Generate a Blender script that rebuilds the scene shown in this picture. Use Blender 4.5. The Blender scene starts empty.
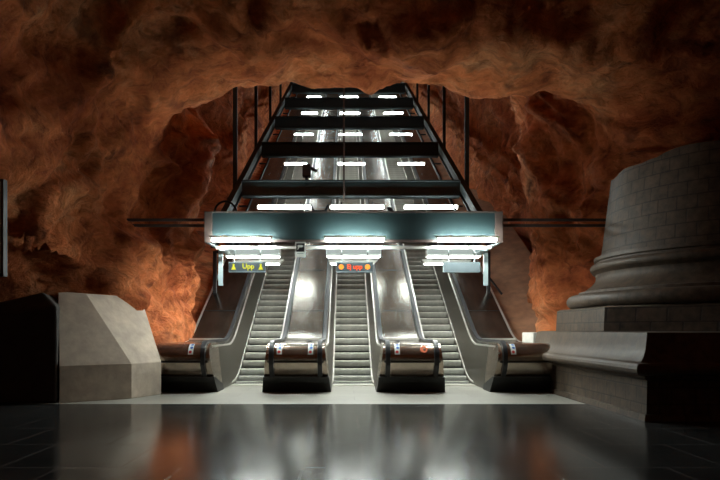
import bpy, bmesh, math, random
from mathutils import Vector, noise
random.seed(4)
C = bpy.context.scene.collection
SL = math.tan(math.radians(30))
PI = math.pi

# ------------------------------------------------------------------ materials
def newmat(name):
    m = bpy.data.materials.new(name); m.use_nodes = True
    nt = m.node_tree; nt.nodes.clear()
    out = nt.nodes.new('ShaderNodeOutputMaterial')
    return m, nt, out
def N(nt, t, **kw):
    n = nt.nodes.new(t)
    for k, v in kw.items():
        if k in n.inputs.keys(): n.inputs[k].default_value = v
        else: setattr(n, k, v)
    return n
def ramp(nt, stops):
    r = nt.nodes.new('ShaderNodeValToRGB')
    e = r.color_ramp.elements
    while len(e) < len(stops): e.new(0.5)
    for i, (p, c) in enumerate(stops):
        e[i].position = p
        e[i].color = (*c, 1) if len(c) == 3 else c
    return r
def simple(name, col, rough=.5, metal=0, var=.15, scale=6, bump=0.0, coord='Object', stretch=(1, 1, 1), rvar=.1):
    """plain surface with a little procedural wear in colour and gloss"""
    m, nt, out = newmat(name)
    b = N(nt, 'ShaderNodeBsdfPrincipled', Roughness=rough, Metallic=metal)
    tc = N(nt, 'ShaderNodeTexCoord'); mp = N(nt, 'ShaderNodeMapping'); mp.inputs['Scale'].default_value = stretch
    nz = N(nt, 'ShaderNodeTexNoise', Scale=scale, Detail=6.0, Roughness=.6)
    nt.links.new(tc.outputs[coord], mp.inputs[0]); nt.links.new(mp.outputs[0], nz.inputs['Vector'])
    r = ramp(nt, [(.3, tuple(c * (1 - var) for c in col)), (.7, tuple(min(1, c * (1 + var)) for c in col))])
    nt.links.new(nz.outputs['Fac'], r.inputs[0]); nt.links.new(r.outputs[0], b.inputs['Base Color'])
    mr = N(nt, 'ShaderNodeMapRange'); mr.inputs['To Min'].default_value = max(.02, rough - rvar); mr.inputs['To Max'].default_value = min(1, rough + rvar)
    nt.links.new(nz.outputs['Fac'], mr.inputs['Value']); nt.links.new(mr.outputs[0], b.inputs['Roughness'])
    if bump:
        bp = N(nt, 'ShaderNodeBump', Strength=bump, Distance=.02)
        nt.links.new(nz.outputs['Fac'], bp.inputs['Height']); nt.links.new(bp.outputs[0], b.inputs['Normal'])
    nt.links.new(b.outputs[0], out.inputs[0])
    return m
def emis(name, col, s):
    m, nt, out = newmat(name)
    e = N(nt, 'ShaderNodeEmission', Color=(*col, 1), Strength=s)
    nt.links.new(e.outputs[0], out.inputs[0]); return m

def rock_mat():
    m, nt, out = newmat('painted rock')
    b = N(nt, 'ShaderNodeBsdfPrincipled', Roughness=.85)
    b.inputs['Specular IOR Level'].default_value = .2
    tc = N(nt, 'ShaderNodeTexCoord')
    wn = N(nt, 'ShaderNodeTexNoise', Scale=.9, Detail=4.0)
    nt.links.new(tc.outputs['Object'], wn.inputs['Vector'])
    mix = N(nt, 'ShaderNodeMixRGB', blend_type='ADD'); mix.inputs[0].default_value = .9
    nt.links.new(tc.outputs['Object'], mix.inputs[1]); nt.links.new(wn.outputs['Color'], mix.inputs[2])
    n1 = N(nt, 'ShaderNodeTexNoise', Scale=.55, Detail=9.0, Roughness=.68)
    n2 = N(nt, 'ShaderNodeTexNoise', Scale=3.2, Detail=9.0, Roughness=.72)
    n3 = N(nt, 'ShaderNodeTexNoise', Scale=1.3, Detail=3.0, Roughness=.55)
    lay = N(nt, 'ShaderNodeMapping'); lay.inputs['Scale'].default_value = (.38, 1.25, .85); lay.inputs['Rotation'].default_value = (0, .15, .12)
    nt.links.new(mix.outputs[0], lay.inputs[0])
    for n in (n1, n2): nt.links.new(lay.outputs[0] if n is n2 else mix.outputs[0], n.inputs['Vector'])
    nt.links.new(tc.outputs['Object'], n3.inputs['Vector'])
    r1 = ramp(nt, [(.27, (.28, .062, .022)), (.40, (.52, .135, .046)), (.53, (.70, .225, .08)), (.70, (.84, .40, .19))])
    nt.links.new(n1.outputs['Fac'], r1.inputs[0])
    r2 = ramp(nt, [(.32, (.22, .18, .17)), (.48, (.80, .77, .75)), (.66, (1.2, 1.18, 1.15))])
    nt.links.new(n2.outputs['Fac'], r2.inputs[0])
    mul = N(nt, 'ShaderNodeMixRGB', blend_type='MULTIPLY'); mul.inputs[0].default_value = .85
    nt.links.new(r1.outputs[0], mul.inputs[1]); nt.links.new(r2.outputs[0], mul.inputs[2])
    # black sooty patches on the paint
    r3 = ramp(nt, [(.60, (0, 0, 0)), (.70, (1, 1, 1))])
    nt.links.new(n3.outputs['Fac'], r3.inputs[0])
    dk = N(nt, 'ShaderNodeMixRGB'); dk.inputs[2].default_value = (.045, .014, .008, 1)
    ml = N(nt, 'ShaderNodeMath', operation='MULTIPLY'); ml.inputs[1].default_value = .55
    nt.links.new(r3.outputs[0], ml.inputs[0]); nt.links.new(ml.outputs[0], dk.inputs[0])
    nt.links.new(mul.outputs[0], dk.inputs[1]); nt.links.new(dk.outputs[0], b.inputs['Base Color'])
    bp = N(nt, 'ShaderNodeBump', Strength=1.0, Distance=.2)
    n4 = N(nt, 'ShaderNodeTexNoise', Scale=1.1, Detail=7.0, Roughness=.6); n4.noise_type = 'RIDGED_MULTIFRACTAL'
    nt.links.new(mix.outputs[0], n4.inputs['Vector'])
    a4 = N(nt, 'ShaderNodeMath', operation='MULTIPLY_ADD'); a4.inputs[1].default_value = .35
    ad = N(nt, 'ShaderNodeMath', operation='ADD')
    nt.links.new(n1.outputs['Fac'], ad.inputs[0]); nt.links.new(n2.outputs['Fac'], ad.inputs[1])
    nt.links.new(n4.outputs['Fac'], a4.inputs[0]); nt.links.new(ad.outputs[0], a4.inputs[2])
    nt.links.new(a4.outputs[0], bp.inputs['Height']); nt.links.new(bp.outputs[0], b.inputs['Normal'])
    nt.links.new(b.outputs[0], out.inputs[0]); return m

def tile_mat(name, c1, c2, mortar, bw, rh, msize, rough, coord='Object', offset=.5, bump=.15, spec=.5, blotch=.5, nscale=2.0):
    m, nt, out = newmat(name)
    b = N(nt, 'ShaderNodeBsdfPrincipled', Roughness=rough)
    b.inputs['Specular IOR Level'].default_value = spec
    if rough < .3: b.inputs['Specular Tint'].default_value = (.80, 1.0, .96, 1)
    tc = N(nt, 'ShaderNodeTexCoord')
    br = N(nt, 'ShaderNodeTexBrick', offset=offset)
    for k, v in (('Color1', (*c1, 1)), ('Color2', (*c2, 1)), ('Mortar', (*mortar, 1)), ('Scale', 1.0), ('Mortar Size', msize),
                 ('Brick Width', bw), ('Row Height', rh)): br.inputs[k].default_value = v
    nt.links.new(tc.outputs[coord], br.inputs['Vector'])
    nz = N(nt, 'ShaderNodeTexNoise', Scale=nscale, Detail=8.0, Roughness=.65)
    nt.links.new(tc.outputs['Object'], nz.inputs['Vector'])
    r = ramp(nt, [(.3, (1 - blotch,) * 3), (.7, (1, 1, 1))]); nt.links.new(nz.outputs['Fac'], r.inputs[0])
    mu = N(nt, 'ShaderNodeMixRGB', blend_type='MULTIPLY'); mu.inputs[0].default_value = 1
    nt.links.new(br.outputs['Color'], mu.inputs[1]); nt.links.new(r.outputs[0], mu.inputs[2])
    nt.links.new(mu.outputs[0], b.inputs['Base Color'])
    mr = N(nt, 'ShaderNodeMapRange'); mr.inputs['To Min'].default_value = rough * .75; mr.inputs['To Max'].default_value = min(1, rough * 1.3)
    nt.links.new(nz.outputs['Fac'], mr.inputs['Value']); nt.links.new(mr.outputs[0], b.inputs['Roughness'])
    ht = N(nt, 'ShaderNodeMath', operation='MULTIPLY_ADD'); ht.inputs[1].default_value = -1.0
    h2 = N(nt, 'ShaderNodeMath', operation='MULTIPLY'); h2.inputs[1].default_value = .35 if rough > .5 else .04
    nt.links.new(nz.outputs['Fac'], h2.inputs[0])
    nt.links.new(br.outputs['Fac'], ht.inputs[0]); nt.links.new(h2.outputs[0], ht.inputs[2])
    bp = N(nt, 'ShaderNodeBump', Strength=bump, Distance=.02)
    nt.links.new(ht.outputs[0], bp.inputs['Height']); nt.links.new(bp.outputs[0], b.inputs['Normal'])
    nt.links.new(b.outputs[0], out.inputs[0]); return m

def step_mat():
    m, nt, out = newmat('grooved step metal')
    b = N(nt, 'ShaderNodeBsdfPrincipled', Roughness=.5, Metallic=.2)
    tc = N(nt, 'ShaderNodeTexCoord')
    wv = N(nt, 'ShaderNodeTexWave', Scale=9.0, Distortion=0.0, bands_direction='X')
    nt.links.new(tc.outputs['Object'], wv.inputs['Vector'])
    nz = N(nt, 'ShaderNodeTexNoise', Scale=5.0, Detail=6.0); nt.links.new(tc.outputs['Object'], nz.inputs['Vector'])
    r = ramp(nt, [(.3, (.42, .41, .36)), (.7, (.6, .59, .52))]); nt.links.new(nz.outputs['Fac'], r.inputs[0])
    nt.links.new(r.outputs[0], b.inputs['Base Color'])
    bp = N(nt, 'ShaderNodeBump', Strength=.25, Distance=.005)
    nt.links.new(wv.outputs['Fac'], bp.inputs['Height']); nt.links.new(bp.outputs[0], b.inputs['Normal'])
    nt.links.new(b.outputs[0], out.inputs[0]); return m

M = dict(
    rock=rock_mat(),
    floor=tile_mat('polished dark floor tiles', (.045, .047, .046), (.036, .038, .038), (.13, .13, .125), 1.2, 1.2, .014, .16, bump=.25, spec=.27, blotch=.35, nscale=1.2),
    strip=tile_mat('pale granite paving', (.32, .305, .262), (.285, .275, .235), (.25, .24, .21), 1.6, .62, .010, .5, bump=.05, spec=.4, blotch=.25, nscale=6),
    deck=simple('scuffed steel deck', (.19, .168, .142), .25, .95, .40, 4.5, 0, stretch=(1, .2, .3), rvar=.07),
    panel=simple('dull steel side panel', (.13, .113, .09), .34, .85, .22, 4.0, .05, stretch=(1, .3, 1)),
    newel=simple('warm newel steel', (.46, .38, .31), .24, .95, .2, 5.0, .04),
    trim=simple('bright aluminium trim', (.74, .71, .65), .34, .8, .08),
    rubber=simple('black rubber', (.016, .016, .018), .42, 0, .2),
    base=simple('black kick base', (.022, .021, .02), .4, .3, .2),
    step=step_mat(),
    tread_and_shade=simple('dark step tread and root shade', (.05, .05, .047), .55, .5, .2),
    teal=simple('dark teal paint', (.0105, .023, .024), .45, 0, .12, 2.0),
    girder=simple('near black green paint', (.008, .014, .015), .8, 0, .2),
    brown=simple('rusty brown paint', (.055, .036, .029), .6, .1, .2),
    white=simple('white enamel', (.78, .80, .75), .4, 0, .05),
    grey=simple('grey enamel', (.30, .36, .36), .45, 0, .08),
    black=simple('black paint', (.012, .012, .013), .45, 0, .2),
    concrete=simple('cast concrete', (.42, .345, .27), .8, 0, .22, 3.5, .35),
    pale=simple('pale cast concrete', (.60, .58, .53), .75, 0, .12, 5, .2),
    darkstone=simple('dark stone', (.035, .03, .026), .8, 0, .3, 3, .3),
    stone=tile_mat('ashlar stone', (.125, .085, .054), (.108, .073, .046), (.06, .04, .026), .36, .25, .012, .62, coord='UV', bump=.8, spec=.4, blotch=.7, nscale=6),
    moulding=tile_mat('moulded stone', (.13, .09, .058), (.112, .077, .048), (.10, .075, .055), .62, 6.0, .006, .6, coord='UV', bump=.9, spec=.4, blotch=.7, nscale=7),
    slope=simple('rough rendered slope', (.26, .13, .07), .85, 0, .3, 3.0, .4),
    tube=emis('fluorescent tube glow', (.90, 1.0, .97), 270),
    tube2=emis('shaft tube glow', (.92, 1.0, .97), 105),
    tube3=emis('long shaft tube glow', (.90, 1.0, .97), 75),
    diffuser=emis('dim diffuser glow', (.80, .92, .86), .5),
    lens=emis('downlight lens glow', (.97, 1.0, .93), 68),
    led_yellow=emis('yellow led', (.80, .78, .05), 1.1),
    led_orange=emis('orange led', (1.0, .30, .04), 1.8),
    led_red=emis('red led', (1.0, .10, .03), 1.7),
    display=simple('dark display glass', (.016, .021, .023), .25, 0, .1),
    blank=simple('blank sign face', (.05, .065, .07), .4, 0, .06),
    blue=simple('blue print', (.05, .13, .45), .5), red=simple('red print', (.55, .03, .03), .5),
    orange=simple('orange print', (.75, .13, .03), .5),
)

# ------------------------------------------------------------------ mesh helpers
def mesh(name, verts, faces, mat, parent=None, smooth=False, uv=None):
    me = bpy.data.meshes.new(name); me.from_pydata([tuple(v) for v in verts], [], faces)
    bm = bmesh.new(); bm.from_mesh(me); bmesh.ops.recalc_face_normals(bm, faces=bm.faces); bm.to_mesh(me); bm.free()
    me.materials.append(M[mat] if isinstance(mat, str) else mat)
    if smooth:
        for p in me.polygons: p.use_smooth = True
    if uv:
        lay = me.uv_layers.new(name='UVMap')
        for p in me.polygons:
            for li in p.loop_indices:
                lay.data[li].uv = uv(me.vertices[me.loops[li].vertex_index].co, p.normal)
    o = bpy.data.objects.new(name, me); C.objects.link(o)
    if parent: o.parent = parent
    return o
class MB:
    def __init__(s): s.v = []; s.f = []
    def add(s, v, f):
        k = len(s.v); s.v += [Vector(p) for p in v]; s.f += [tuple(i + k for i in q) for q in f]; return s
    def box(s, x0, x1, y0, y1, z0, z1):
        v = [(x, y, z) for x in (x0, x1) for y in (y0, y1) for z in (z0, z1)]
        return s.add(v, [(0, 1, 3, 2), (4, 6, 7, 5), (0, 4, 5, 1), (2, 3, 7, 6), (0, 2, 6, 4), (1, 5, 7, 3)])
    def bar(s, a, b, w, h):
        """rectangular bar from a to b, w across, h high"""
        a, b = Vector(a), Vector(b); d = (b - a).normalized()
        up = Vector((0, 0, 1)) if abs(d.z) < .95 else Vector((0, 1, 0))
        sx = d.cross(up).normalized() * w / 2; sz = sx.cross(d).normalized() * h / 2
        v = [p + i * sx + j * sz for p in (a, b) for i in (-1, 1) for j in (-1, 1)]
        return s.add(v, [(0, 1, 3, 2), (4, 6, 7, 5), (0, 4, 5, 1), (2, 3, 7, 6), (0, 2, 6, 4), (1, 5, 7, 3)])
    def sweep(s, path, prof, closed=True):
        """loft profile(x,n) along a path of (x,y,z); x across, n normal to the path in the YZ plane"""
        n = len(prof); P = [Vector(p) for p in path]; k = len(s.v)
        for i, p in enumerate(P):
            d = (P[min(i + 1, len(P) - 1)] - P[max(i - 1, 0)]).normalized()
            nn = Vector((1, 0, 0)).cross(d).normalized()
            for (px, pn) in prof: s.v.append(p + Vector((px, 0, 0)) + nn * pn)
        for i in range(len(P) - 1):
            for j in range(n if closed else n - 1):
                a = k + i * n + j; b = k + i * n + (j + 1) % n
                s.f.append((a, b, b + n, a + n))
        if closed:
            s.f.append(tuple(k + j for j in range(n))); s.f.append(tuple(k + (len(P) - 1) * n + j for j in range(n)))
        return s
    def tube(s, path, r, n=8):
        P = [Vector(p) for p in path]; k = len(s.v); up = None
        for i, p in enumerate(P):
            d = (P[min(i + 1, len(P) - 1)] - P[max(i - 1, 0)]).normalized()
            if up is None: up = Vector((0, 0, 1)) if abs(d.z) < .9 else Vector((1, 0, 0))
            sx = d.cross(up).normalized(); up = sx.cross(d).normalized()
            for j in range(n):
                a = 2 * PI * j / n; s.v.append(p + r * (math.cos(a) * sx + math.sin(a) * up))
        for i in range(len(P) - 1):
            for j in range(n):
                a = k + i * n + j; b = k + i * n + (j + 1) % n; s.f.append((a, b, b + n, a + n))
        s.f.append(tuple(k + j for j in range(n))); s.f.append(tuple(k + (len(P) - 1) * n + j for j in range(n)))
        return s
    def extr(s, poly, x0, x1):
        """polygon in YZ extruded between x0 and x1; x0/x1 may be functions of z"""
        fx0 = x0 if callable(x0) else (lambda z: x0); fx1 = x1 if callable(x1) else (lambda z: x1)
        n = len(poly)
        v = [(fx0(z), y, z) for y, z in poly] + [(fx1(z), y, z) for y, z in poly]
        f = [(i, (i + 1) % n, n + (i + 1) % n, n + i) for i in range(n)] + [tuple(range(n)), tuple(range(n, 2 * n))]
        return s.add(v, f)
    def build(s, name, mat, parent=None, smooth=False, bevel=0, uv=None):
        o = mesh(name, s.v, s.f, mat, parent, smooth, uv)
        if bevel:
            b = o.modifiers.new('Bevel', 'BEVEL'); b.width = bevel; b.segments = 2; b.limit_method = 'ANGLE'; b.angle_limit = math.radians(35)
        return o
def tag(o, label, cat, group=None):
    o['label'] = label; o['category'] = cat
    if group: o['group'] = group
    return o
def thing(name, label, cat, loc=(0, 0, 0), group=None):
    o = bpy.data.objects.new(name, None); o.empty_display_size = .2; o.location = loc; C.objects.link(o)
    return tag(o, label, cat, group)
def struct(o): o['kind'] = 'structure'; return o
def rel(o, loc):
    """shift an object's mesh built in world coordinates so that it sits right under a parent placed at loc"""
    for v in o.data.vertices: v.co -= Vector(loc)
    return o
def facet(o, ang=35):
    for p in o.data.polygons: p.use_smooth = True
    o.data.set_sharp_from_angle(angle=math.radians(ang)); return o
def wuv(co, n):
    if abs(n.x) >= abs(n.y) and abs(n.x) > .3: return (co.y, co.z)
    if abs(n.y) > .3: return (co.x, co.z)
    return (co.x, co.y)

# ------------------------------------------------------------------ the escalator line
YC, YI, YEND = 15.2, 15.75, 63.0
def zl(y, yi=YI, t=.55):
    d = y - yi
    if d <= -t: return 0.0
    if d < t: return SL * (d + t) ** 2 / (4 * t)
    return SL * d
def ypts(y0, y1=YEND):
    ys = [y0] + [y for y in [YI - .55 + .11 * i for i in range(11)] if y > y0 + .02] + [YI + 1.2, YI + 3, 22, 30, 40, 50]
    return sorted(set(ys)) + [y1]

# ------------------------------------------------------------------ rock cave
def interp(tab, y):
    if y <= tab[0][0]: return tab[0][1]
    for (a, va), (b, vb) in zip(tab, tab[1:]):
        if y <= b:
            t = (y - a) / (b - a); t = t * t * (3 - 2 * t); return va + (vb - va) * t
    return tab[-1][1]
LT = [(-9, 12), (3, 10.2), (8, 7.9), (10.5, 6.5), (12.2, 5.75), (14.4, 4.95), (16.2, 4.3), (17.0, 4.7), (18.8, 5.9), (23, 6.4), (28, 5.1), (70, 5.0)]
RT = [(-9, 13), (6, 12.5), (11, 12), (13, 10), (14.8, 6.2), (16.4, 5.0), (18, 5.3), (20, 6.0), (24, 6.0), (29, 5.1), (70, 5.0)]
def top_z(y):
    hall = interp([(-9, 9.5), (6, 9.4), (9, 9.1), (11.5, 8.3), (13.2, 7.15), (14.0, 6.85), (14.9, 7.85), (16.2, 9.4), (17.5, 10.1), (18.5, 10.6)], y)
    return hall if y < 18.5 else 10.6 + (y - 18.5) * SL
def bot_z(y): return -.4 if y < YI else -.4 + max(0, (y - YI - .5) * SL)
EX = [(-9, 3.0), (9, 3.4), (12.5, 5.5), (16, 6.5), (19, 3.6), (70, 3.2)]
ys = []
y = -9.0
while y < 68:
    ys.append(y)
    y += .9 if y < 5 else .35 if y < 9 else .13 if y < 19 else .3 if y < 30 else .7
NT = 300
def rock_disp(p, u):
    w = Vector((noise.noise(p * .5 + Vector((7, 1, 2))), noise.noise(p * .5 + Vector((2, 8, 5))), noise.noise(p * .5 + Vector((4, 3, 9)))))
    q = p + w * .9
    big = noise.fractal(p * .36 + Vector((3.1, 7.7, 1.3)), 1.0, 2.0, 2) * .72
    mid = noise.fractal(q * .75 + Vector((11, 2, 5)), 1.0, 2.1, 5) * .38
    sk = p.y + .28 * abs(u)
    st = Vector((u * .22 + w.x * .5, sk * 1.15 + w.y * .8 + w.z * .4, 3.0))        # layers running along the arch
    strata = (abs(noise.noise(st)) - .3) * .46 + noise.fractal(Vector((st.x * 2.2, st.y * 2.4, 7.0)), .9, 2.0, 4) * .13
    sm = noise.fractal(q * 2.6 + Vector((1, 9, 4)), .75, 2.0, 4) * .13
    d = noise.voronoi(q * .9 + Vector((5, 5, 5)))[0]
    rg = (noise.ridged_multi_fractal(q * .85 + Vector((3, 1, 8)), 1.0, 2.1, 4, 1.0, 2.0) - 1.2) * .10
    pit = -.28 * max(0, 1 - d[0] / .28)
    return big + mid + strata + sm + pit + rg - .05
grid = []
for y in ys:
    L, R, tz, bz, n = interp(LT, y), interp(RT, y), top_z(y), bot_z(y), interp(EX, y)
    row = []
    for j in range(NT + 1):
        th = PI * j / NT
        c, s_ = math.cos(th), math.sin(th)
        x = (R if c > 0 else L) * math.copysign(abs(c) ** (2 / n), c)
        z = bz + (tz - bz) * s_ ** (2 / n)
        if c < 0 and y < 13.2: x -= 2.4 * min(1, max(0, (2.75 - z) / 1.3)) * min(1, (13.2 - y) / 1.1)
        row.append(Vector((x, y, z)))
    # even out the spacing of the points along the arch
    ln = [0.0]
    for a, b in zip(row, row[1:]): ln.append(ln[-1] + (b - a).length)
    out, k = [], 0
    for j in range(NT + 1):
        d = ln[-1] * j / NT
        while k < NT - 1 and ln[k + 1] < d: k += 1
        t = (d - ln[k]) / max(1e-6, ln[k + 1] - ln[k]); out.append(row[k].lerp(row[k + 1], min(1, t)))
    grid.append(out)
nr = len(grid)
disp = []
for i in range(nr):
    r_ = []
    for j in range(NT + 1):
        p = grid[i][j]
        du = grid[min(i + 1, nr - 1)][j] - grid[max(i - 1, 0)][j]; dv = grid[i][min(j + 1, NT)] - grid[i][max(j - 1, 0)]
        nn = du.cross(dv)
        nn = nn.normalized() if nn.length > 1e-9 else Vector((0, 0, 1))
        ctr = Vector((0, p.y, bot_z(p.y) + 3))
        if nn.dot(ctr - p) < 0: nn = -nn               # towards the inside
        h = rock_disp(p, (j / NT - .5) * 24)
        if p.z > 5.5: h *= 1 - .5 * max(0, 1 - abs(p.y - 14.1) / 1.6)
        if p.y > 16.8: h *= .8; h = min(h, .5)
        r_.append(p + nn * h)
    disp.append(r_)
def rock_piece(name, j0, j1):
    v = [disp[i][j] for i in range(nr) for j in range(j0, j1 + 1)]
    w = j1 - j0 + 1
    f = [(i * w + j, i * w + j + 1, (i + 1) * w + j + 1, (i + 1) * w + j) for i in range(nr - 1) for j in range(w - 1)]
    return struct(mesh(name, v, f, 'rock', None, True))
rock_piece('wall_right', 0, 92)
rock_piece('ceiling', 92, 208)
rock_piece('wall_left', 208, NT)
# the far end of the shaft and the hall behind the photographer
bk = disp[-1]; struct(mesh('wall_back', [(0, bk[0].y, bk[0].z)] + bk, [(0, i + 1, i + 2) for i in range(NT)], 'rock'))
bk = disp[0]; struct(mesh('wall_front', [(0, bk[0].y, bk[0].z)] + bk, [(0, i + 1, i + 2) for i in range(NT)], 'rock'))

# ------------------------------------------------------------------ floor
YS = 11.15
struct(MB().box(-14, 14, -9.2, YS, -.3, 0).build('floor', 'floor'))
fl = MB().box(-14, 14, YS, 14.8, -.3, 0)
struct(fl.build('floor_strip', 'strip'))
# sloped stone banks between the outer decks and the rock
for k, s in ((1, -1), (2, 1)):
    b = MB(); v = []; P = ypts(14.85 if s < 0 else 15.32, 66)
    for yy in P: v += [(s * 4.32, yy, zl(yy) + .62), (s * 6.2, yy, zl(yy) + 1.0), (s * 6.2, yy, zl(yy) - .8), (s * 4.32, yy, zl(yy) - .8)]
    f = []
    for i in range(len(P) - 1):
        for j in range(4): f.append((i * 4 + j, i * 4 + (j + 1) % 4, i * 4 + 4 + (j + 1) % 4, i * 4 + 4 + j))
    f += [(0, 1, 2, 3)]
    struct(b.add(v, f).build('trim_%d' % k, 'slope' if s > 0 else 'rock'))

# ------------------------------------------------------------------ balustrade islands
CY, CZ, RN, ZT = 13.28, .77, .30, 1.07      # newel nose arc
def nose(a, r=RN): return (CY + r * math.cos(a), CZ + r * math.sin(a))
def nose_arc(r, a0=PI, a1=PI / 2, n=10): return [nose(a0 + (a1 - a0) * i / n, r) for i in range(n + 1)]
def sticker(x0, x1, a0, a1, name, mat, parent, lift=.004):
    v = []
    for i in range(5):
        yy, zz = nose(a0 + (a1 - a0) * i / 4, RN + lift); v += [(x0, yy, zz), (x1, yy, zz)]
    return mesh(name, v, [(2 * i, 2 * i + 1, 2 * i + 3, 2 * i + 2) for i in range(4)], mat, parent)
def disc_sticker(x, a, r, name, mat, parent, lift=.007):
    v = []
    for i in range(14):
        t = 2 * PI * i / 14; yy, zz = nose(a + r * math.sin(t) / RN, RN + lift); v.append((x + r * math.cos(t), yy, zz))
    return mesh(name, v, [tuple(range(14))], mat, parent)

def island(label, xl, xr, sides, outer=None):
    """steel housing between two escalators: xl/xr the top edges, splayed sides, a rounded newel end towards the hall"""
    cx = (xl + xr) / 2
    t = thing('escalator_balustrade', label, 'escalator balustrade', (cx, 13.3, 0), 'steel balustrades of the escalators')
    sp = .12
    bl = xl - (sp if 'l' in sides else 0); br = xr + (sp if 'r' in sides else 0)
    def put(o): rel(o, t.location); o.parent = t; return o
    b = MB(); v = []; P = ypts(13.9)
    for yy in P:
        z = zl(yy); lo = -.28 if yy > YC else 0.03
        v += [(bl, yy, z + lo), (bl, yy, z + .02), (xl, yy, z + 1.0), (xr, yy, z + 1.0), (br, yy, z + .02), (br, yy, z + lo)]
    n = 6; f = []
    for i in range(len(P) - 1):
        for j in range(n): f.append((i * n + j, i * n + (j + 1) % n, (i + 1) * n + (j + 1) % n, (i + 1) * n + j))
    f += [tuple(range(n)), tuple((len(P) - 1) * n + j for j in range(n))]
    put(facet(b.add(v, f).build('side_panel', 'panel'), 30))
    # rounded newel end
    poly = [(13.92, .03), (13.40, .03), (13.33, .10), (13.06, .50), (12.99, .62)] + nose_arc(RN) + [(13.92, ZT)]
    gl = lambda z: bl + (xl - bl) * min(1, max(0, z / 1.0)); gr = lambda z: br + (xr - br) * min(1, max(0, z / 1.0))
    put(facet(MB().extr(poly, gl, gr).build('newel_end', 'newel'), 30))
    # black kick base
    kb = [(13.95, 0), (13.30, 0), (13.27, .06), (13.15, .24), (13.10, .34), (13.16, .36), (13.95, .12)]
    put(MB().extr(kb, lambda z: gl(z) - .012, lambda z: gr(z) + .012).build('kick_base', 'base'))
    # crease line across the nose
    put(MB().sweep([(cx, 12.985, .70), (cx, 12.975, .66)], [(xl - cx + .02, -.01), (xr - cx - .02, -.01), (xr - cx - .02, .012), (xl - cx + .02, .012)]).build('nose_groove', 'base'))
    # deck cover
    il = xl + (.16 if 'l' in sides else .05); ir = xr - (.16 if 'r' in sides else .05)
    top = [(cx, yy, zl(yy) + ZT - .035) for yy in ypts(13.5)]
    put(facet(MB().sweep(top, [(il - cx, -.03), (ir - cx, -.03), (ir - cx, .03), (il - cx, .03)]).build('deck_cover', 'deck'), 30))
    # cross joints with screws on the deck cover
    for yy in (17.2, 19.6, 22.0, 25.0, 28.0, 32, 36, 40):
        z = zl(yy) + ZT; dy = .008
        put(MB().sweep([(cx, yy - dy, z - SL * dy), (cx, yy + dy, z + SL * dy)], [(il - cx + .01, -.006), (ir - cx - .01, -.006), (ir - cx - .01, .003), (il - cx + .01, .003)]).build('deck_joint', 'base'))
    # bright edge trims
    for s in sides:
        x = xl if s == 'l' else xr
        pth = [(x, yy, zl(yy) + 1.0) for yy in ypts(13.3)]
        put(MB().sweep(pth, [(-.017, -.02), (.017, -.02), (.017, .02), (-.017, .02)]).build('edge_trim', 'trim'))
    if outer:
        x = xl + .03 if outer == 'l' else xr - .03
        pth = [(x, yy, zl(yy) + 1.03) for yy in ypts(15.2)]
        put(MB().sweep(pth, [(-.03, -.03), (.03, -.03), (.03, .035), (-.03, .035)]).build('edge_trim', 'trim'))
    # bright cross strip where the flat top turns into the slope
    yy = YI - .12
    put(MB().box(il + .005, ir - .005, yy - .03, yy + .03, zl(yy) + ZT - .02, zl(yy) + ZT + .03).build('cross_strip', 'trim'))
    return t, put
HX = .52                                                     # handrail centre from an island's axis
isl = {}
isl['l'] = island('outer steel balustrade with rounded newel end beside the left rock wall and pale concrete wedge', -4.25, -3.11, 'r', 'l')
isl['cl'] = island('steel balustrade between the left and middle escalators, newel end with two stickers', -1.87, -.63, 'lr')
isl['cr'] = island('steel balustrade between the middle and right escalators, newel end with orange round sticker', .63, 1.87, 'lr')
isl['r'] = island('outer steel balustrade with rounded newel end beside the big stone column base', 3.11, 4.25, 'l', 'r')
def info_sticker(key, x):
    t, put = isl[key]
    s = put(sticker(x - .055, x + .055, PI * .93, PI * .60, 'safety_sticker', 'white', None)); s['label'] = 'white sticker with blue and red pictograms'
    for (a, m) in ((PI * .66, 'blue'), (PI * .76, 'blue'), (PI * .87, 'red')):
        d = disc_sticker(x + (.012 if m == 'blue' else -.006), a, .033, 'pictogram', m, None); rel(d, t.location); d.parent = s
info_sticker('l', -3.50)
info_sticker('cl', -1.60); info_sticker('cl', -.93)
info_sticker('cr', .93)
t, put = isl['cr']
o = put(disc_sticker(1.50, PI * .80, .085, 'round_sticker', 'orange', None)); o['label'] = 'orange round sticker'
info_sticker('r', 3.42)
# small black catches standing on the newel tops
for key, x in (('cl', -1.0), ('cr', 1.03)):
    t, put = isl[key]
    put(MB().add([(x - .09, 13.9, ZT), (x + .06, 13.9, ZT), (x + .05, 14.1, ZT), (x - .06, 14.1, ZT), (x, 13.95, ZT + .07), (x + .03, 14.05, ZT + .06)],
                 [(0, 1, 2, 3), (0, 1, 4), (1, 2, 5, 4), (2, 3, 5), (3, 0, 4, 5)]).build('deck_catch', 'black'))

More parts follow.
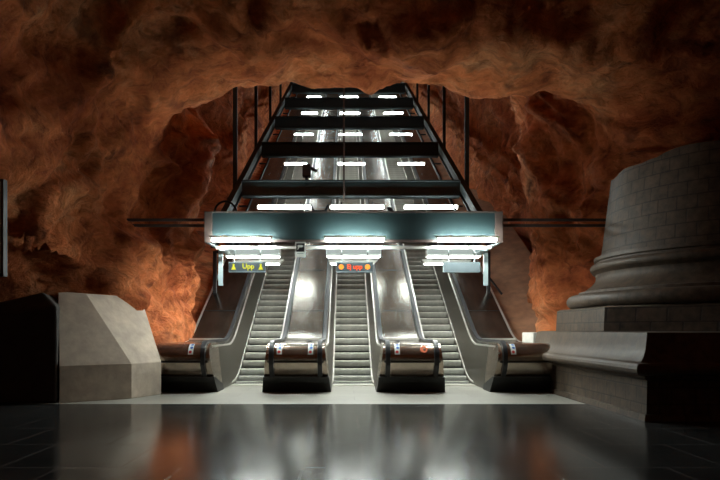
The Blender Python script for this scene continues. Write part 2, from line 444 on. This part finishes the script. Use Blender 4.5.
# ------------------------------------------------------------------ escalators
def step_profile():
    return [(.40, 0), (0, 0), (-.008, -.012), (-.004, -.05), (.006, -.095), (.022, -.14), (.046, -.176), (.085, -.205), (.085, -.235), (.40, -.06)]
STEP_W = .985
ms = None
def make_step(parent):
    global ms
    if ms is None:
        b = MB(); b.extr(step_profile(), -STEP_W / 2, STEP_W / 2)
        o = b.build('step', 'step', parent)
        # shade line at the root of each riser, painted with the tread's dark material
        o.data.materials.append(M['tread_and_shade'])
        for p in o.data.polygons:
            if p.normal.z > .6 or (p.center.z < -.18 and p.normal.z < .2): p.material_index = 1
        facet(o, 40); ms = o.data; return o
    o = bpy.data.objects.new('step', ms); C.objects.link(o); o.parent = parent; return o
for cx, lab in ((-2.5, 'left escalator beneath the yellow lit sign, grooved metal steps climbing away'),
                (0.0, 'middle escalator beneath the orange lit sign, grooved metal steps climbing away'),
                (2.5, 'right escalator beneath the blank grey sign, grooved metal steps climbing away')):
    E = (cx, 15.2, 0)
    t = thing('escalator', lab, 'escalator', E, 'three parallel escalators')
    rest = MB()
    for i in range(137):
        yy = YC + .06 + .346 * i
        z = zl(yy + .02)
        if i < 100:
            o = make_step(t); o.location = (0, yy - E[1], z)
        else: rest.extr([(yy - E[1] + a, z + c) for a, c in step_profile()], -STEP_W / 2, STEP_W / 2)
    o = rest.build('step_run', 'step', t); o['kind'] = 'stuff'
    def put(o): rel(o, E); o.parent = t; return o
    put(MB().box(cx - .52, cx + .52, 14.8, YC + .04, -.05, .012).build('comb_plate', 'trim'))
    teeth = MB()
    for i in range(24):
        x = cx - .47 + .94 * i / 23; teeth.box(x - .008, x + .008, YC + .0405, YC + .12, -.002, .014)
    put(teeth.build('comb_teeth', 'trim'))
    for s in (-1, 1):
        x = cx + s * .505
        pth = [(x + s * .09, 14.78, .03), (x + s * .05, 14.92, .035), (x + s * .012, 15.06, .05)] + [(x, yy, zl(yy) + .075) for yy in ypts(15.2)]
        put(MB().tube(pth, .027, 6).build('skirt_trim', 'trim', None, True))
        hx = cx + s * (1.25 - HX)
        r = RN + .035
        pth = [(hx, 13.30, .16), (hx, 13.03, .50), (hx, 12.955, .62)] + [(hx, *nose(PI - PI / 2 * i / 10, r)) for i in range(11)]
        pth += [(hx, yy, zl(yy) + ZT + .035) for yy in ypts(13.6)]
        put(MB().sweep(pth[::-1], [(-.045, -.035), (-.052, 0), (-.036, .03), (.036, .03), (.052, 0), (.045, -.035)]).build('handrail', 'rubber'))
        # pale guide strips on both sides under the rubber
        gp = [(hx, yy, zl(yy) + ZT - .006) for yy in ypts(13.5)]
        put(MB().sweep(gp, [(-.054, -.012), (.054, -.012), (.054, .012), (-.054, .012)]).build('handrail_guide', 'panel'))

# ------------------------------------------------------------------ canopy with its portal
FY, FB, FT = 13.62, 3.30, 3.99
cp = thing('canopy', 'dark teal canopy across the foot of the three escalators with brown end caps', 'canopy', (0, FY, FB))
def put(o): rel(o, cp.location); o.parent = cp; return o
put(MB().box(-3.17, 3.17, FY, FY + .08, FB + .09, FT).build('fascia_board', 'teal', bevel=.006))
put(MB().box(-3.2, 3.2, FY - .02, FY + .12, FT, FT + .035).build('top_rail', 'brown'))
put(MB().box(-3.17, 3.17, FY + .08, 17.6, FT - .12, FT - .04).build('roof_panel', 'girder'))
put(MB().box(-3.17, 3.17, FY + .01, FY + .09, FB + .03, FB + .09).build('bottom_rail', 'brown'))
for s in (-1, 1):
    put(MB().box(s * 3.17, s * 3.35, FY - .02, FY + .3, FB + .02, FT + .03).build('end_cap', 'brown', bevel=.01))
    put(MB().box(s * 3.1, s * 3.2, FY + .3, 18.26, FB + .22, FT - .02).build('side_channel', 'girder'))
    put(MB().bar((s * 3.27, FY + .05, FB + .04), (s * 2.98, 14.6, FB - .12), .07, .06).build('stay', 'grey'))
pr = MB().box(-3.12, 3.12, 13.76, 13.82, 3.20, 3.26); put(pr.build('front_crossbar', 'trim'))
put(MB().box(-3.12, 3.12, 14.95, 15.0, 3.38, 3.44).build('rear_crossbar', 'grey'))
for s in (-1, 1):
    put(MB().bar((s * 2.98, 14.05, 3.26), (s * 2.98, 16.4, 3.3), .05, .06).build('side_rail', 'grey'))
    put(MB().box(s * 3.15 - .05, s * 3.15 + .05, 14.4, 14.47, 2.42, 3.3).build('side_plate', 'grey'))
    put(MB().box(s * 3.03 - .08, s * 3.03 + .08, 14.1, 14.47, 3.2, 3.3).build('corner_plate', 'grey'))

# ------------------------------------------------------------------ lamps
def lamp(label, x, y, z, ln, mat, group, drop=.06):
    t = thing('fluorescent_lamp', label, 'lamp', (x, y, z), group)
    if mat == 'tube':          # fixed to the face of the canopy: housing over the tube, shaped to keep its light off the hall ceiling
        MB().box(-ln / 2 - .05, ln / 2 + .05, -.047, .004, .045, .085).box(-.4, -.34, -.03, .214, .0855, .1).box(.34, .4, -.03, .214, .0855, .1).build('lamp_housing', 'white', t)
        for s in (-1, 1): MB().box(s * (ln / 2 + .015) - .015, s * (ln / 2 + .015) + .015, -.03, .03, -.03, .0445).build('lamp_holder', 'white', t)
        MB().tube([(-ln / 2, 0, 0), (ln / 2, 0, 0)], .036, 10).build('tube', mat, t, True)
    elif ln > 1.5:             # longer lamps in an open frame: strip behind the tube
        MB().box(-ln / 2 - .05, ln / 2 + .05, .05, .10, -.05, .085).build('lamp_housing', 'white', t)
        for s in (-.3, .3): MB().bar((s * ln, .075, .08), (s * ln, .2, .2), .03, .03).build('lamp_bracket', 'black', t)
        for s in (-1, 1): MB().box(s * (ln / 2 + .015) - .015, s * (ln / 2 + .015) + .015, -.03, .05, -.03, .054).build('lamp_holder', 'white', t)
        MB().tube([(-ln / 2, 0, 0), (ln / 2, 0, 0)], .05, 10).build('tube', mat, t, True)
    else:                      # hung under a beam: housing above the tube
        MB().box(-ln / 2 - .05, ln / 2 + .05, -.05, .05, .05, .075).build('lamp_housing', 'grey', t)
        for s in (-.3, .3): MB().bar((s * ln, 0, .075), (s * ln, .2, .2), .03, .03).build('lamp_bracket', 'black', t)
        for s in (-1, 1): MB().box(s * (ln / 2 + .015) - .015, s * (ln / 2 + .015) + .015, -.03, .05, -.03, .054).build('lamp_holder', 'white', t)
        MB().tube([(-ln / 2, 0, 0), (ln / 2, 0, 0)], .034, 10).build('tube', mat, t, True)
    return t
cols = [(-2.48, 'left'), (.02, 'middle'), (2.50, 'right')]
over = {'left': 'above the yellow lit sign', 'middle': 'above the orange lit sign', 'right': 'above the blank grey sign'}
for x, nm in cols:
    lamp('bright white tube lamp along the lower edge of the canopy, %s' % over[nm], x, FY - .215, FB + .05, 1.28, 'tube', 'tube lamps on the canopy front')
# the hanging frames behind, one over each escalator
for x, nm in cols:
    t = thing('portal_luminaire', 'pale flat luminaire tucked under the canopy behind its front edge, %s' % over[nm], 'lamp', (x, 15.0, 3.2), 'flat luminaires under the canopy')
    MB().box(-.68, .68, 0, .25, .0, .19).build('luminaire_housing', 'white', t, bevel=.01)
    MB().box(-.66, .66, -.012, 0, .03, .17).build('diffuser', 'diffuser', t)
    MB().box(-.68, .68, -.02, .25, -.015, -.001).build('lower_lip', 'white', t)
    MB().box(-.64, .64, .02, .22, -.03, -.0155).build('light_lens', 'lens', t)
    for s in (-.5, .5): MB().box(s - .02, s + .02, .1, .14, .19, .68).build('hanger', 'grey', t)
for x, nm in cols:
    t = thing('head_bar', 'slim pale bar closing the top of the escalator opening, %s' % over[nm], 'bar', (x, 16.0, 3.12), 'pale head bars over the escalator openings')
    MB().add([(-.62, 0, .0), (.55, 0, .0), (.66, 0, .1), (-.66, 0, .1), (-.62, .3, .0), (.55, .3, .0), (.66, .3, .1), (-.66, .3, .1)],
             [(0, 1, 2, 3), (4, 5, 6, 7), (0, 1, 5, 4), (1, 2, 6, 5), (2, 3, 7, 6), (3, 0, 4, 7)]).build('bar_body', 'white', t)
    MB().box(-.58, .52, .06, .24, -.016, -.0005).build('light_lens', 'lens', t)  # glowing underside added to the bar to light steps and decks
    for s in (-.5, .5): MB().box(s - .02, s + .02, .1, .14, .1, .77).build('hanger', 'grey', t)

# ------------------------------------------------------------------ cross beams, girders and hangers of the shaft
ordn = ['first', 'second', 'third', 'fourth', 'fifth', 'sixth', 'seventh', 'eighth']
for k in range(7):
    by, bz = 20.4 + 4.75 * k, 5.47 + 2.742 * k
    b = thing('cross_beam', 'dark teal cross beam high over the escalators, %s counted up from the canopy' % ordn[k], 'beam', (0, by, bz + .2), 'cross beams up the escalator shaft')
    MB().box(-3.68, 3.68, .10, .20, .22, .70).build('beam_web', 'teal' if k == 0 else 'girder', b)  # webs past the first painted darker to stand for unlit faces
    MB().box(-3.68, 3.68, .0, .36, .70, .74).build('beam_flange', 'girder', b)
    MB().box(-3.68, 3.68, .0, .36, .18, .22).build('beam_flange', 'girder', b)
    for x, nm, ln in ((-2.25, 'left', .9), (0.05, 'middle', 1.1), (2.52, 'right', 1.08)):
        if k == 0: x, ln = x + (.02 if nm == 'left' else .15), 1.75
        lamp('%s of the three white tube lamps hung under the %s cross beam above the canopy' % (nm, ordn[k]), x, by - .10, bz - .0, ln, 'tube3' if k == 0 else 'tube2', 'tube lamps under the cross beams')
for s, nm in ((-1, 'left'), (1, 'right')):
    y0, y1 = 16.6, 53
    f = lambda yy: 6.05 + (yy - 20.4) * SL
    g = thing('sloping_girder', 'dark sloping girder along the %s side of the shaft carrying the cross beam ends' % nm, 'girder', (s * 3.78, y0, f(y0)), 'sloping side girders')
    a, e = Vector((0, 0, 0)), Vector((0, y1 - y0, f(y1) - f(y0)))
    MB().bar(a, e, .05, .42).build('girder_web', 'girder', g)
    for h in (-.23, .23): MB().bar(a + Vector((0, 0, h)), e + Vector((0, 0, h)), .18, .04).build('girder_flange', 'girder', g)
    # thinner rail inside the girder
    MB().bar(a + Vector((-s * .35, 0, -.5)), e + Vector((-s * .35, 0, -.5)), .06, .08).build('inner_rail', 'girder', g)
    for k in range(7):
        by = 20.4 + 4.75 * k; MB().bar((0, by - y0 + .15, f(by) - f(y0) - .5), (-s * .35, by - y0 + .15, f(by) - f(y0) - .5), .05, .05).build('rail_bracket', 'girder', g)
    for k in range(4):
        by = 20.55 + 4.75 * k; z0 = f(by); z1 = top_z(by) + .3
        MB().bar((s * 3.92, by, z0 - .2), (s * 3.92, by, z1), .14 if k == 0 else .12, .12).build('hanger_post', 'girder')
        o = bpy.context.scene.objects[C.objects[-1].name]
        rel(o, (s * 3.92, by, z0)); o.location = (s * 3.92, by, z0)
        tag(o, 'dark vertical hanger post at the %s end of the %s cross beam above the canopy' % (nm, ordn[k]), 'post', 'hanger posts of the shaft')
o = MB().tube([(0, 0, 0), (0, 0, 5.0)], .03, 8).build('hanging_rod', 'brown'); o.location = (-.24, 20.3, 5.68)
tag(o, 'thin brown rod hanging from the cave roof to the first cross beam above the canopy', 'rod')
# support posts at the canopy sides standing on the outer decks
for s, nm in ((-1, 'left'), (1, 'right')):
    py = 18.2; zd = zl(py) + 1.0
    t = thing('canopy_post', 'slim black post under the %s rear corner of the canopy' % nm, 'post', (s * 4.1, py, zd), 'canopy support posts')
    MB().box(-.05, .05, -.05, .05, .0, 3.72 - zd).build('post_shaft', 'black', t)
    MB().bar((0, 0, 3.7 - zd), (-s * .92, 0, 3.7 - zd), .08, .08).build('post_arm', 'black', t)
    MB().box(-.1, .1, -.1, .1, -.02, .02).build('post_foot', 'black', t)
    if s > 0: MB().bar((.0, 0, .55), (.42, .05, .02), .05, .05).build('post_brace', 'black', t)
# side bars tying the canopy to the rock
for s, nm in ((-1, 'left'), (1, 'right')):
    t = thing('tie_bar', 'twin brown steel bars tying the canopy to the %s rock wall' % nm, 'bar', (s * 3.36, 13.9, 3.72), 'twin tie bars')
    for z in (0, .13): MB().box(min(0, s * 2.6), max(0, s * 2.6), -.03, .03, z, z + .06).build('steel_bar', 'brown', t)

# hoop and brackets on the canopy top
o = MB().tube([(.26 * math.cos(PI * i / 16), 0, .12 + .28 * math.sin(PI * i / 16)) for i in range(17)], .025, 8)
o.tube([(-.26, 0, 0), (-.26, 0, .13)], .025, 8).tube([(.26, 0, 0), (.26, 0, .13)], .025, 8)
o = o.build('cable_hoop', 'black', None, True); o.location = (-2.97, 14.1, FT - .04)
tag(o, 'black hoop of cable standing on the left end of the canopy', 'cable')
t = thing('bracket_stand', 'small black bracket stand on the canopy top between the left and middle tube lamps', 'bracket', (-.78, 14.0, FT - .04))
for s in (-1, 1):
    MB().bar((s * .18, 0, 0), (s * .14, 0, .16), .05, .05).build('bracket_leg', 'black', t)
    MB().bar((s * .14, 0, .16), (s * .2, 0, .3), .04, .04).build('bracket_arm', 'black', t)
MB().bar((-.14, 0, .16), (.14, 0, .16), .025, .025).build('cross_bar', 'black', t)
t = thing('cable_box', 'small black cable box on the canopy top between the middle and right tube lamps', 'box', (.88, 14.0, FT - .04))
MB().box(-.05, .05, -.05, .05, 0, .16).build('box_body', 'black', t); MB().box(-.1, .02, -.04, .04, .16, .24).build('box_lid', 'black', t)
t = thing('loudspeaker', 'black loudspeaker standing on the first cross beam left of the hanging rod', 'loudspeaker', (-1.5, 20.55, 6.215))
MB().box(-.14, .14, -.12, .12, .32, .74).build('speaker_body', 'black', t, bevel=.03)
MB().bar((.1, 0, .64), (.36, -.05, .5), .1, .1).build('speaker_horn', 'black', t); MB().box(-.05, .05, -.05, .05, 0, .33).build('speaker_foot', 'black', t)

# ------------------------------------------------------------------ signs
def text_mesh(name, body, size, mat, parent, loc):
    cu = bpy.data.curves.new(name, 'FONT'); cu.body = body; cu.size = size; cu.align_x = 'CENTER'; cu.align_y = 'CENTER'; cu.extrude = .003; cu.offset = .004
    o = bpy.data.objects.new(name, cu); C.objects.link(o)
    dg = bpy.context.evaluated_depsgraph_get(); me = bpy.data.meshes.new_from_object(o.evaluated_get(dg)); me.name = name
    C.objects.unlink(o); bpy.data.objects.remove(o)
    me.materials.clear(); me.materials.append(M[mat])
    p = bpy.data.objects.new(name, me); C.objects.link(p); p.parent = parent; p.location = loc; p.rotation_euler = (PI / 2, 0, 0)
    return p
def disc(name, x, z, r, y, mat, parent, n=20):
    v = [(x + r * math.cos(2 * PI * i / n), yy, z + r * math.sin(2 * PI * i / n)) for yy in (y, y - .006) for i in range(n)]
    return mesh(name, v, [tuple(range(n)), tuple(range(n, 2 * n))] + [(i, (i + 1) % n, n + (i + 1) % n, n + i) for i in range(n)], mat, parent)
def sign(label, x, face):
    t = thing('escalator_sign', label, 'sign', (x, 14.1, 2.70), 'hanging escalator signs')
    MB().box(-.43, .43, 0, .12, 0, .24).build('sign_housing', 'grey' if face == 'grey' else 'black', t, bevel=.008)
    fr = MB().box(-.43, .43, -.008, -.0005, 0, .022).box(-.43, .43, -.008, -.0005, .222, .24)
    fr.build('sign_frame', 'blank', t)
    MB().box(-.42, .42, -.004, -.0005, .024, .22).build('sign_panel', 'blank' if face == 'grey' else face, t)
    for s in (-.3, .3): MB().box(s - .012, s + .012, .04, .07, .24, .56).build('hanger', 'grey', t)
    return t
t = sign('dark lit sign reading Upp in yellow between two figures, hung over the left escalator', -2.47, 'display')
text_mesh('lettering', 'Upp', .165, 'led_yellow', t, (.03, -.008, .135))
for x in (-.31, .32):
    disc('pictogram', x, .172, .024, -.004, 'led_yellow', t)
    MB().add([(x - .02, -.01, .15), (x + .02, -.01, .15), (x + .055, -.01, .06), (x - .055, -.01, .06), (x - .02, -.004, .15), (x + .02, -.004, .15), (x + .055, -.004, .06), (x - .055, -.004, .06)],
             [(0, 1, 2, 3), (4, 5, 6, 7), (0, 1, 5, 4), (1, 2, 6, 5), (2, 3, 7, 6), (3, 0, 4, 7)]).build('pictogram', 'led_yellow', t)
t = sign('dark lit sign reading Ej upp in red between orange discs over the middle escalator', .03, 'display')
text_mesh('lettering', 'Ej upp', .145, 'led_red', t, (0.0, -.008, .125))
for x in (-.31, .30): disc('signal_disc', x, .125, .06, -.004, 'led_orange', t)
sign('blank grey sign box without lettering, hung over the right escalator', 2.52, 'grey')
t = thing('camera_notice', 'small white notice with a black square camera symbol on the canopy edge', 'notice', (-1.19, 13.57, 2.99))
MB().box(-.115, .115, -.012, .0, 0, .34).build('notice_plate', 'white', t)
MB().box(-.09, .09, -.016, -.0125, .12, .305).build('symbol_field', 'black', t)
MB().box(-.06, .045, -.02, -.0165, .215, .27).build('camera_symbol', 'white', t)
MB().add([(.045, -.02, .23), (.065, -.02, .22), (.065, -.02, .265), (.045, -.02, .255), (-.05, -.02, .214), (-.02, -.02, .214), (-.055, -.02, .16), (-.07, -.02, .16)], [(0, 1, 2, 3), (4, 5, 6, 7)]).build('camera_symbol', 'white', t)
MB().box(-.07, .07, -.0125, -.012, .07, .085).build('notice_line', 'grey', t)

# ------------------------------------------------------------------ concrete wedge on the left
def hull(name, pts, faces, mat, bevel=.02):
    return MB().add(pts, faces).build(name, mat, None, bevel=bevel)
w = [(-5.50, 11.28, 0), (-4.43, 12.05, 0), (-4.08, 12.85, 0), (-4.36, 13.15, 0), (-6.6, 14.6, 0),
     (-5.50, 11.28, .69), (-4.43, 12.05, .69), (-4.08, 12.85, .69), (-4.36, 13.15, .69), (-6.6, 14.6, .69),
     (-5.862, 11.996, 2.10), (-5.44, 12.30, 2.10), (-4.81, 13.74, 2.10), (-6.6, 14.6, 2.30)]
o = hull('concrete_buttress', w, [(0, 4, 3, 2, 1), (0, 1, 6, 5), (1, 2, 7, 6), (2, 3, 8, 7), (3, 4, 9, 8), (4, 0, 5, 9),
                                  (5, 6, 11, 10), (6, 7, 12, 11), (7, 8, 12), (8, 9, 13, 12), (9, 5, 10, 13), (10, 11, 12, 13)], 'concrete', .012)
tag(o, 'pale concrete wedge with sloping sides at the foot of the left rock wall', 'buttress')
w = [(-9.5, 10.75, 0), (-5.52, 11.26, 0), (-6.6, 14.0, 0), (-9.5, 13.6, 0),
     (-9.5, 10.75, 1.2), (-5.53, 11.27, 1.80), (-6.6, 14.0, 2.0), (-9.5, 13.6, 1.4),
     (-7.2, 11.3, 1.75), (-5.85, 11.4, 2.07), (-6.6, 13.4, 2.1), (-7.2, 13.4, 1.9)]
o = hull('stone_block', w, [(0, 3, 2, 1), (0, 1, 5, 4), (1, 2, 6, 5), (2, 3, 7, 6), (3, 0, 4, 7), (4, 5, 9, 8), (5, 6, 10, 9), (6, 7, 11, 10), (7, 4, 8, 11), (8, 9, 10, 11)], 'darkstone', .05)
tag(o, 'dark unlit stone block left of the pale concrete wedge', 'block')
o = MB().box(4.27, 5.6, 14.4, 15.3, 0, 1.30).build('concrete_block', 'pale', bevel=.02)
tag(o, 'white concrete block behind the stone column base at the right rock wall', 'block')
t = thing('display_panel', 'grey upright panel on the left rock wall at the edge of the picture', 'panel', (-6.70, 10.6, 2.35))
MB().box(-.5, .5, 0, .12, 0, 1.6).build('panel_face', 'grey', t); MB().box(-.54, .54, .01, .14, -.05, 1.65).build('panel_frame', 'black', t)

# ------------------------------------------------------------------ the broken column
CX, CYY = 7.52, 12.25
col = thing('stone_column', 'huge broken stone column on a stepped square base at the right', 'column', (CX, CYY, 0))
def put(o): rel(o, col.location); o.parent = col; return o
def square_lathe(prof, name, mat):
    v = []
    for h, z in prof: v += [(CX - h, CYY - h, z), (CX + h, CYY - h, z), (CX + h, CYY + h - 1.2, z), (CX - h, CYY + h - 1.2, z)]
    f = []
    for i in range(len(prof) - 1):
        for j in range(4): f.append((i * 4 + j, i * 4 + (j + 1) % 4, i * 4 + 4 + (j + 1) % 4, i * 4 + 4 + j))
    f += [(0, 1, 2, 3), tuple(4 * (len(prof) - 1) + j for j in range(4))]
    return put(facet(MB().add(v, f).build(name, mat, None, uv=wuv), 28))
square_lathe([(3.28, 0), (3.26, .10), (3.22, .11), (3.20, .60)], 'plinth', 'stone')
pr = [(3.20, .601), (3.26, .64), (3.26, .68), (3.36, .70)]
for i in range(7): a = -PI / 2 + PI * i / 6; pr.append((3.40 + .10 * math.cos(a), .79 + .09 * math.sin(a)))
pr += [(3.37, .90), (3.30, .97), (3.25, 1.07), (3.23, 1.18), (3.20, 1.32), (3.12, 1.34)]
square_lathe(pr, 'base_moulding', 'moulding')
def octagon(prof, name, mat):
    v = []; f = []; n = 8
    for r, z in prof:
        for j in range(n):
            a = 2 * PI * (j + .5) / n; q = r / math.cos(PI / 8); v.append((CX + q * math.cos(a), CYY + q * math.sin(a), z))
    for i in range(len(prof) - 1):
        for j in range(n): f.append((i * n + j, i * n + (j + 1) % n, (i + 1) * n + (j + 1) % n, (i + 1) * n + j))
    f += [tuple(range(n)), tuple((len(prof) - 1) * n + j for j in range(n))]
    return put(facet(MB().add(v, f).build(name, mat, None, uv=wuv), 28))
octagon([(3.02, 1.341), (3.0, 1.77), (2.95, 1.80)], 'upper_plinth', 'stone')
def lathe(prof, name, mat, top=None, n=80):
    v = []; f = []
    for r, z in prof:
        for j in range(n):
            a = 2 * PI * j / n; v.append((CX + r * math.cos(a), CYY + r * math.sin(a), z + (top(a, z) if top else 0)))
    for i in range(len(prof) - 1):
        for j in range(n): f.append((i * n + j, i * n + (j + 1) % n, (i + 1) * n + (j + 1) % n, (i + 1) * n + j))
    f += [tuple(range(n)), tuple((len(prof) - 1) * n + j for j in range(n))]
    def uv(co, nn): return ((math.atan2(-(co.y - CYY), (co.x - CX)) % (2 * PI)) * 2.4, co.z)
    return put(facet(MB().add(v, f).build(name, mat, None, uv=uv), 28))
p = [(2.80, 1.801)]
for i in range(9): a = -PI / 2 + PI * i / 8; p.append((2.90 + .15 * math.cos(a), 1.95 + .14 * math.sin(a)))
p += [(2.80, 2.095), (2.80, 2.15), (2.74, 2.16)]
lathe(p, 'lower_torus', 'moulding')
p = [(2.72, 2.161)]
for i in range(9): t_ = i / 8; p.append((2.70 - .25 * math.sin(t_ * PI * .62), 2.17 + .36 * t_))
p += [(2.50, 2.54), (2.53, 2.57)]
lathe(p, 'scotia', 'moulding')
p = [(2.49, 2.571)]
for i in range(9): a = -PI / 2 + PI * i / 8; p.append((2.49 + .08 * math.cos(a), 2.66 + .085 * math.sin(a)))
p += [(2.46, 2.75), (2.45, 2.79), (2.49, 2.81), (2.49, 2.88), (2.42, 2.89)]
lathe(p, 'upper_torus', 'moulding')
rim = [noise.noise(Vector((2.2 * math.cos(2 * PI * j / 72), 2.2 * math.sin(2 * PI * j / 72), 3))) * .22 for j in range(72)]
lathe([(2.36, 2.891), (2.33, 3.05), (2.29, 3.4), (2.23, 3.9), (2.18, 4.3), (2.15, 4.66), (1.9, 4.7), (1.0, 4.8)], 'shaft', 'stone',
      top=lambda a, z: (max(0, z - 4.3) / .36) * (rim[int(a / (2 * PI) * 72 + .5) % 72] + .08 * math.cos(a)) * (1 if z < 4.68 else .8))

# ------------------------------------------------------------------ camera, world, colour
cam = bpy.data.cameras.new('camera'); co = bpy.data.objects.new('camera', cam); C.objects.link(co)
co.location = (-.17, 0, 1.36); co.rotation_euler = (PI / 2, 0, 0)
cam.sensor_width = 36; cam.lens = 607 / 720 * 36
cam.shift_x = (360 - 346) / 720; cam.shift_y = (330 - 240) / 720
cam.clip_end = 200
S = bpy.context.scene; S.camera = co
wd = bpy.data.worlds.new('world'); S.world = wd; wd.use_nodes = True
wd.node_tree.nodes['Background'].inputs[0].default_value = (.9, .6, .45, 1); wd.node_tree.nodes['Background'].inputs[1].default_value = .002
S.view_settings.view_transform = 'Standard'; S.view_settings.look = 'None'; S.view_settings.gamma = 1; S.view_settings.use_curve_mapping = False
S.view_settings.exposure = 0
S.cycles.use_denoising = True
S.cycles.max_bounces = 10
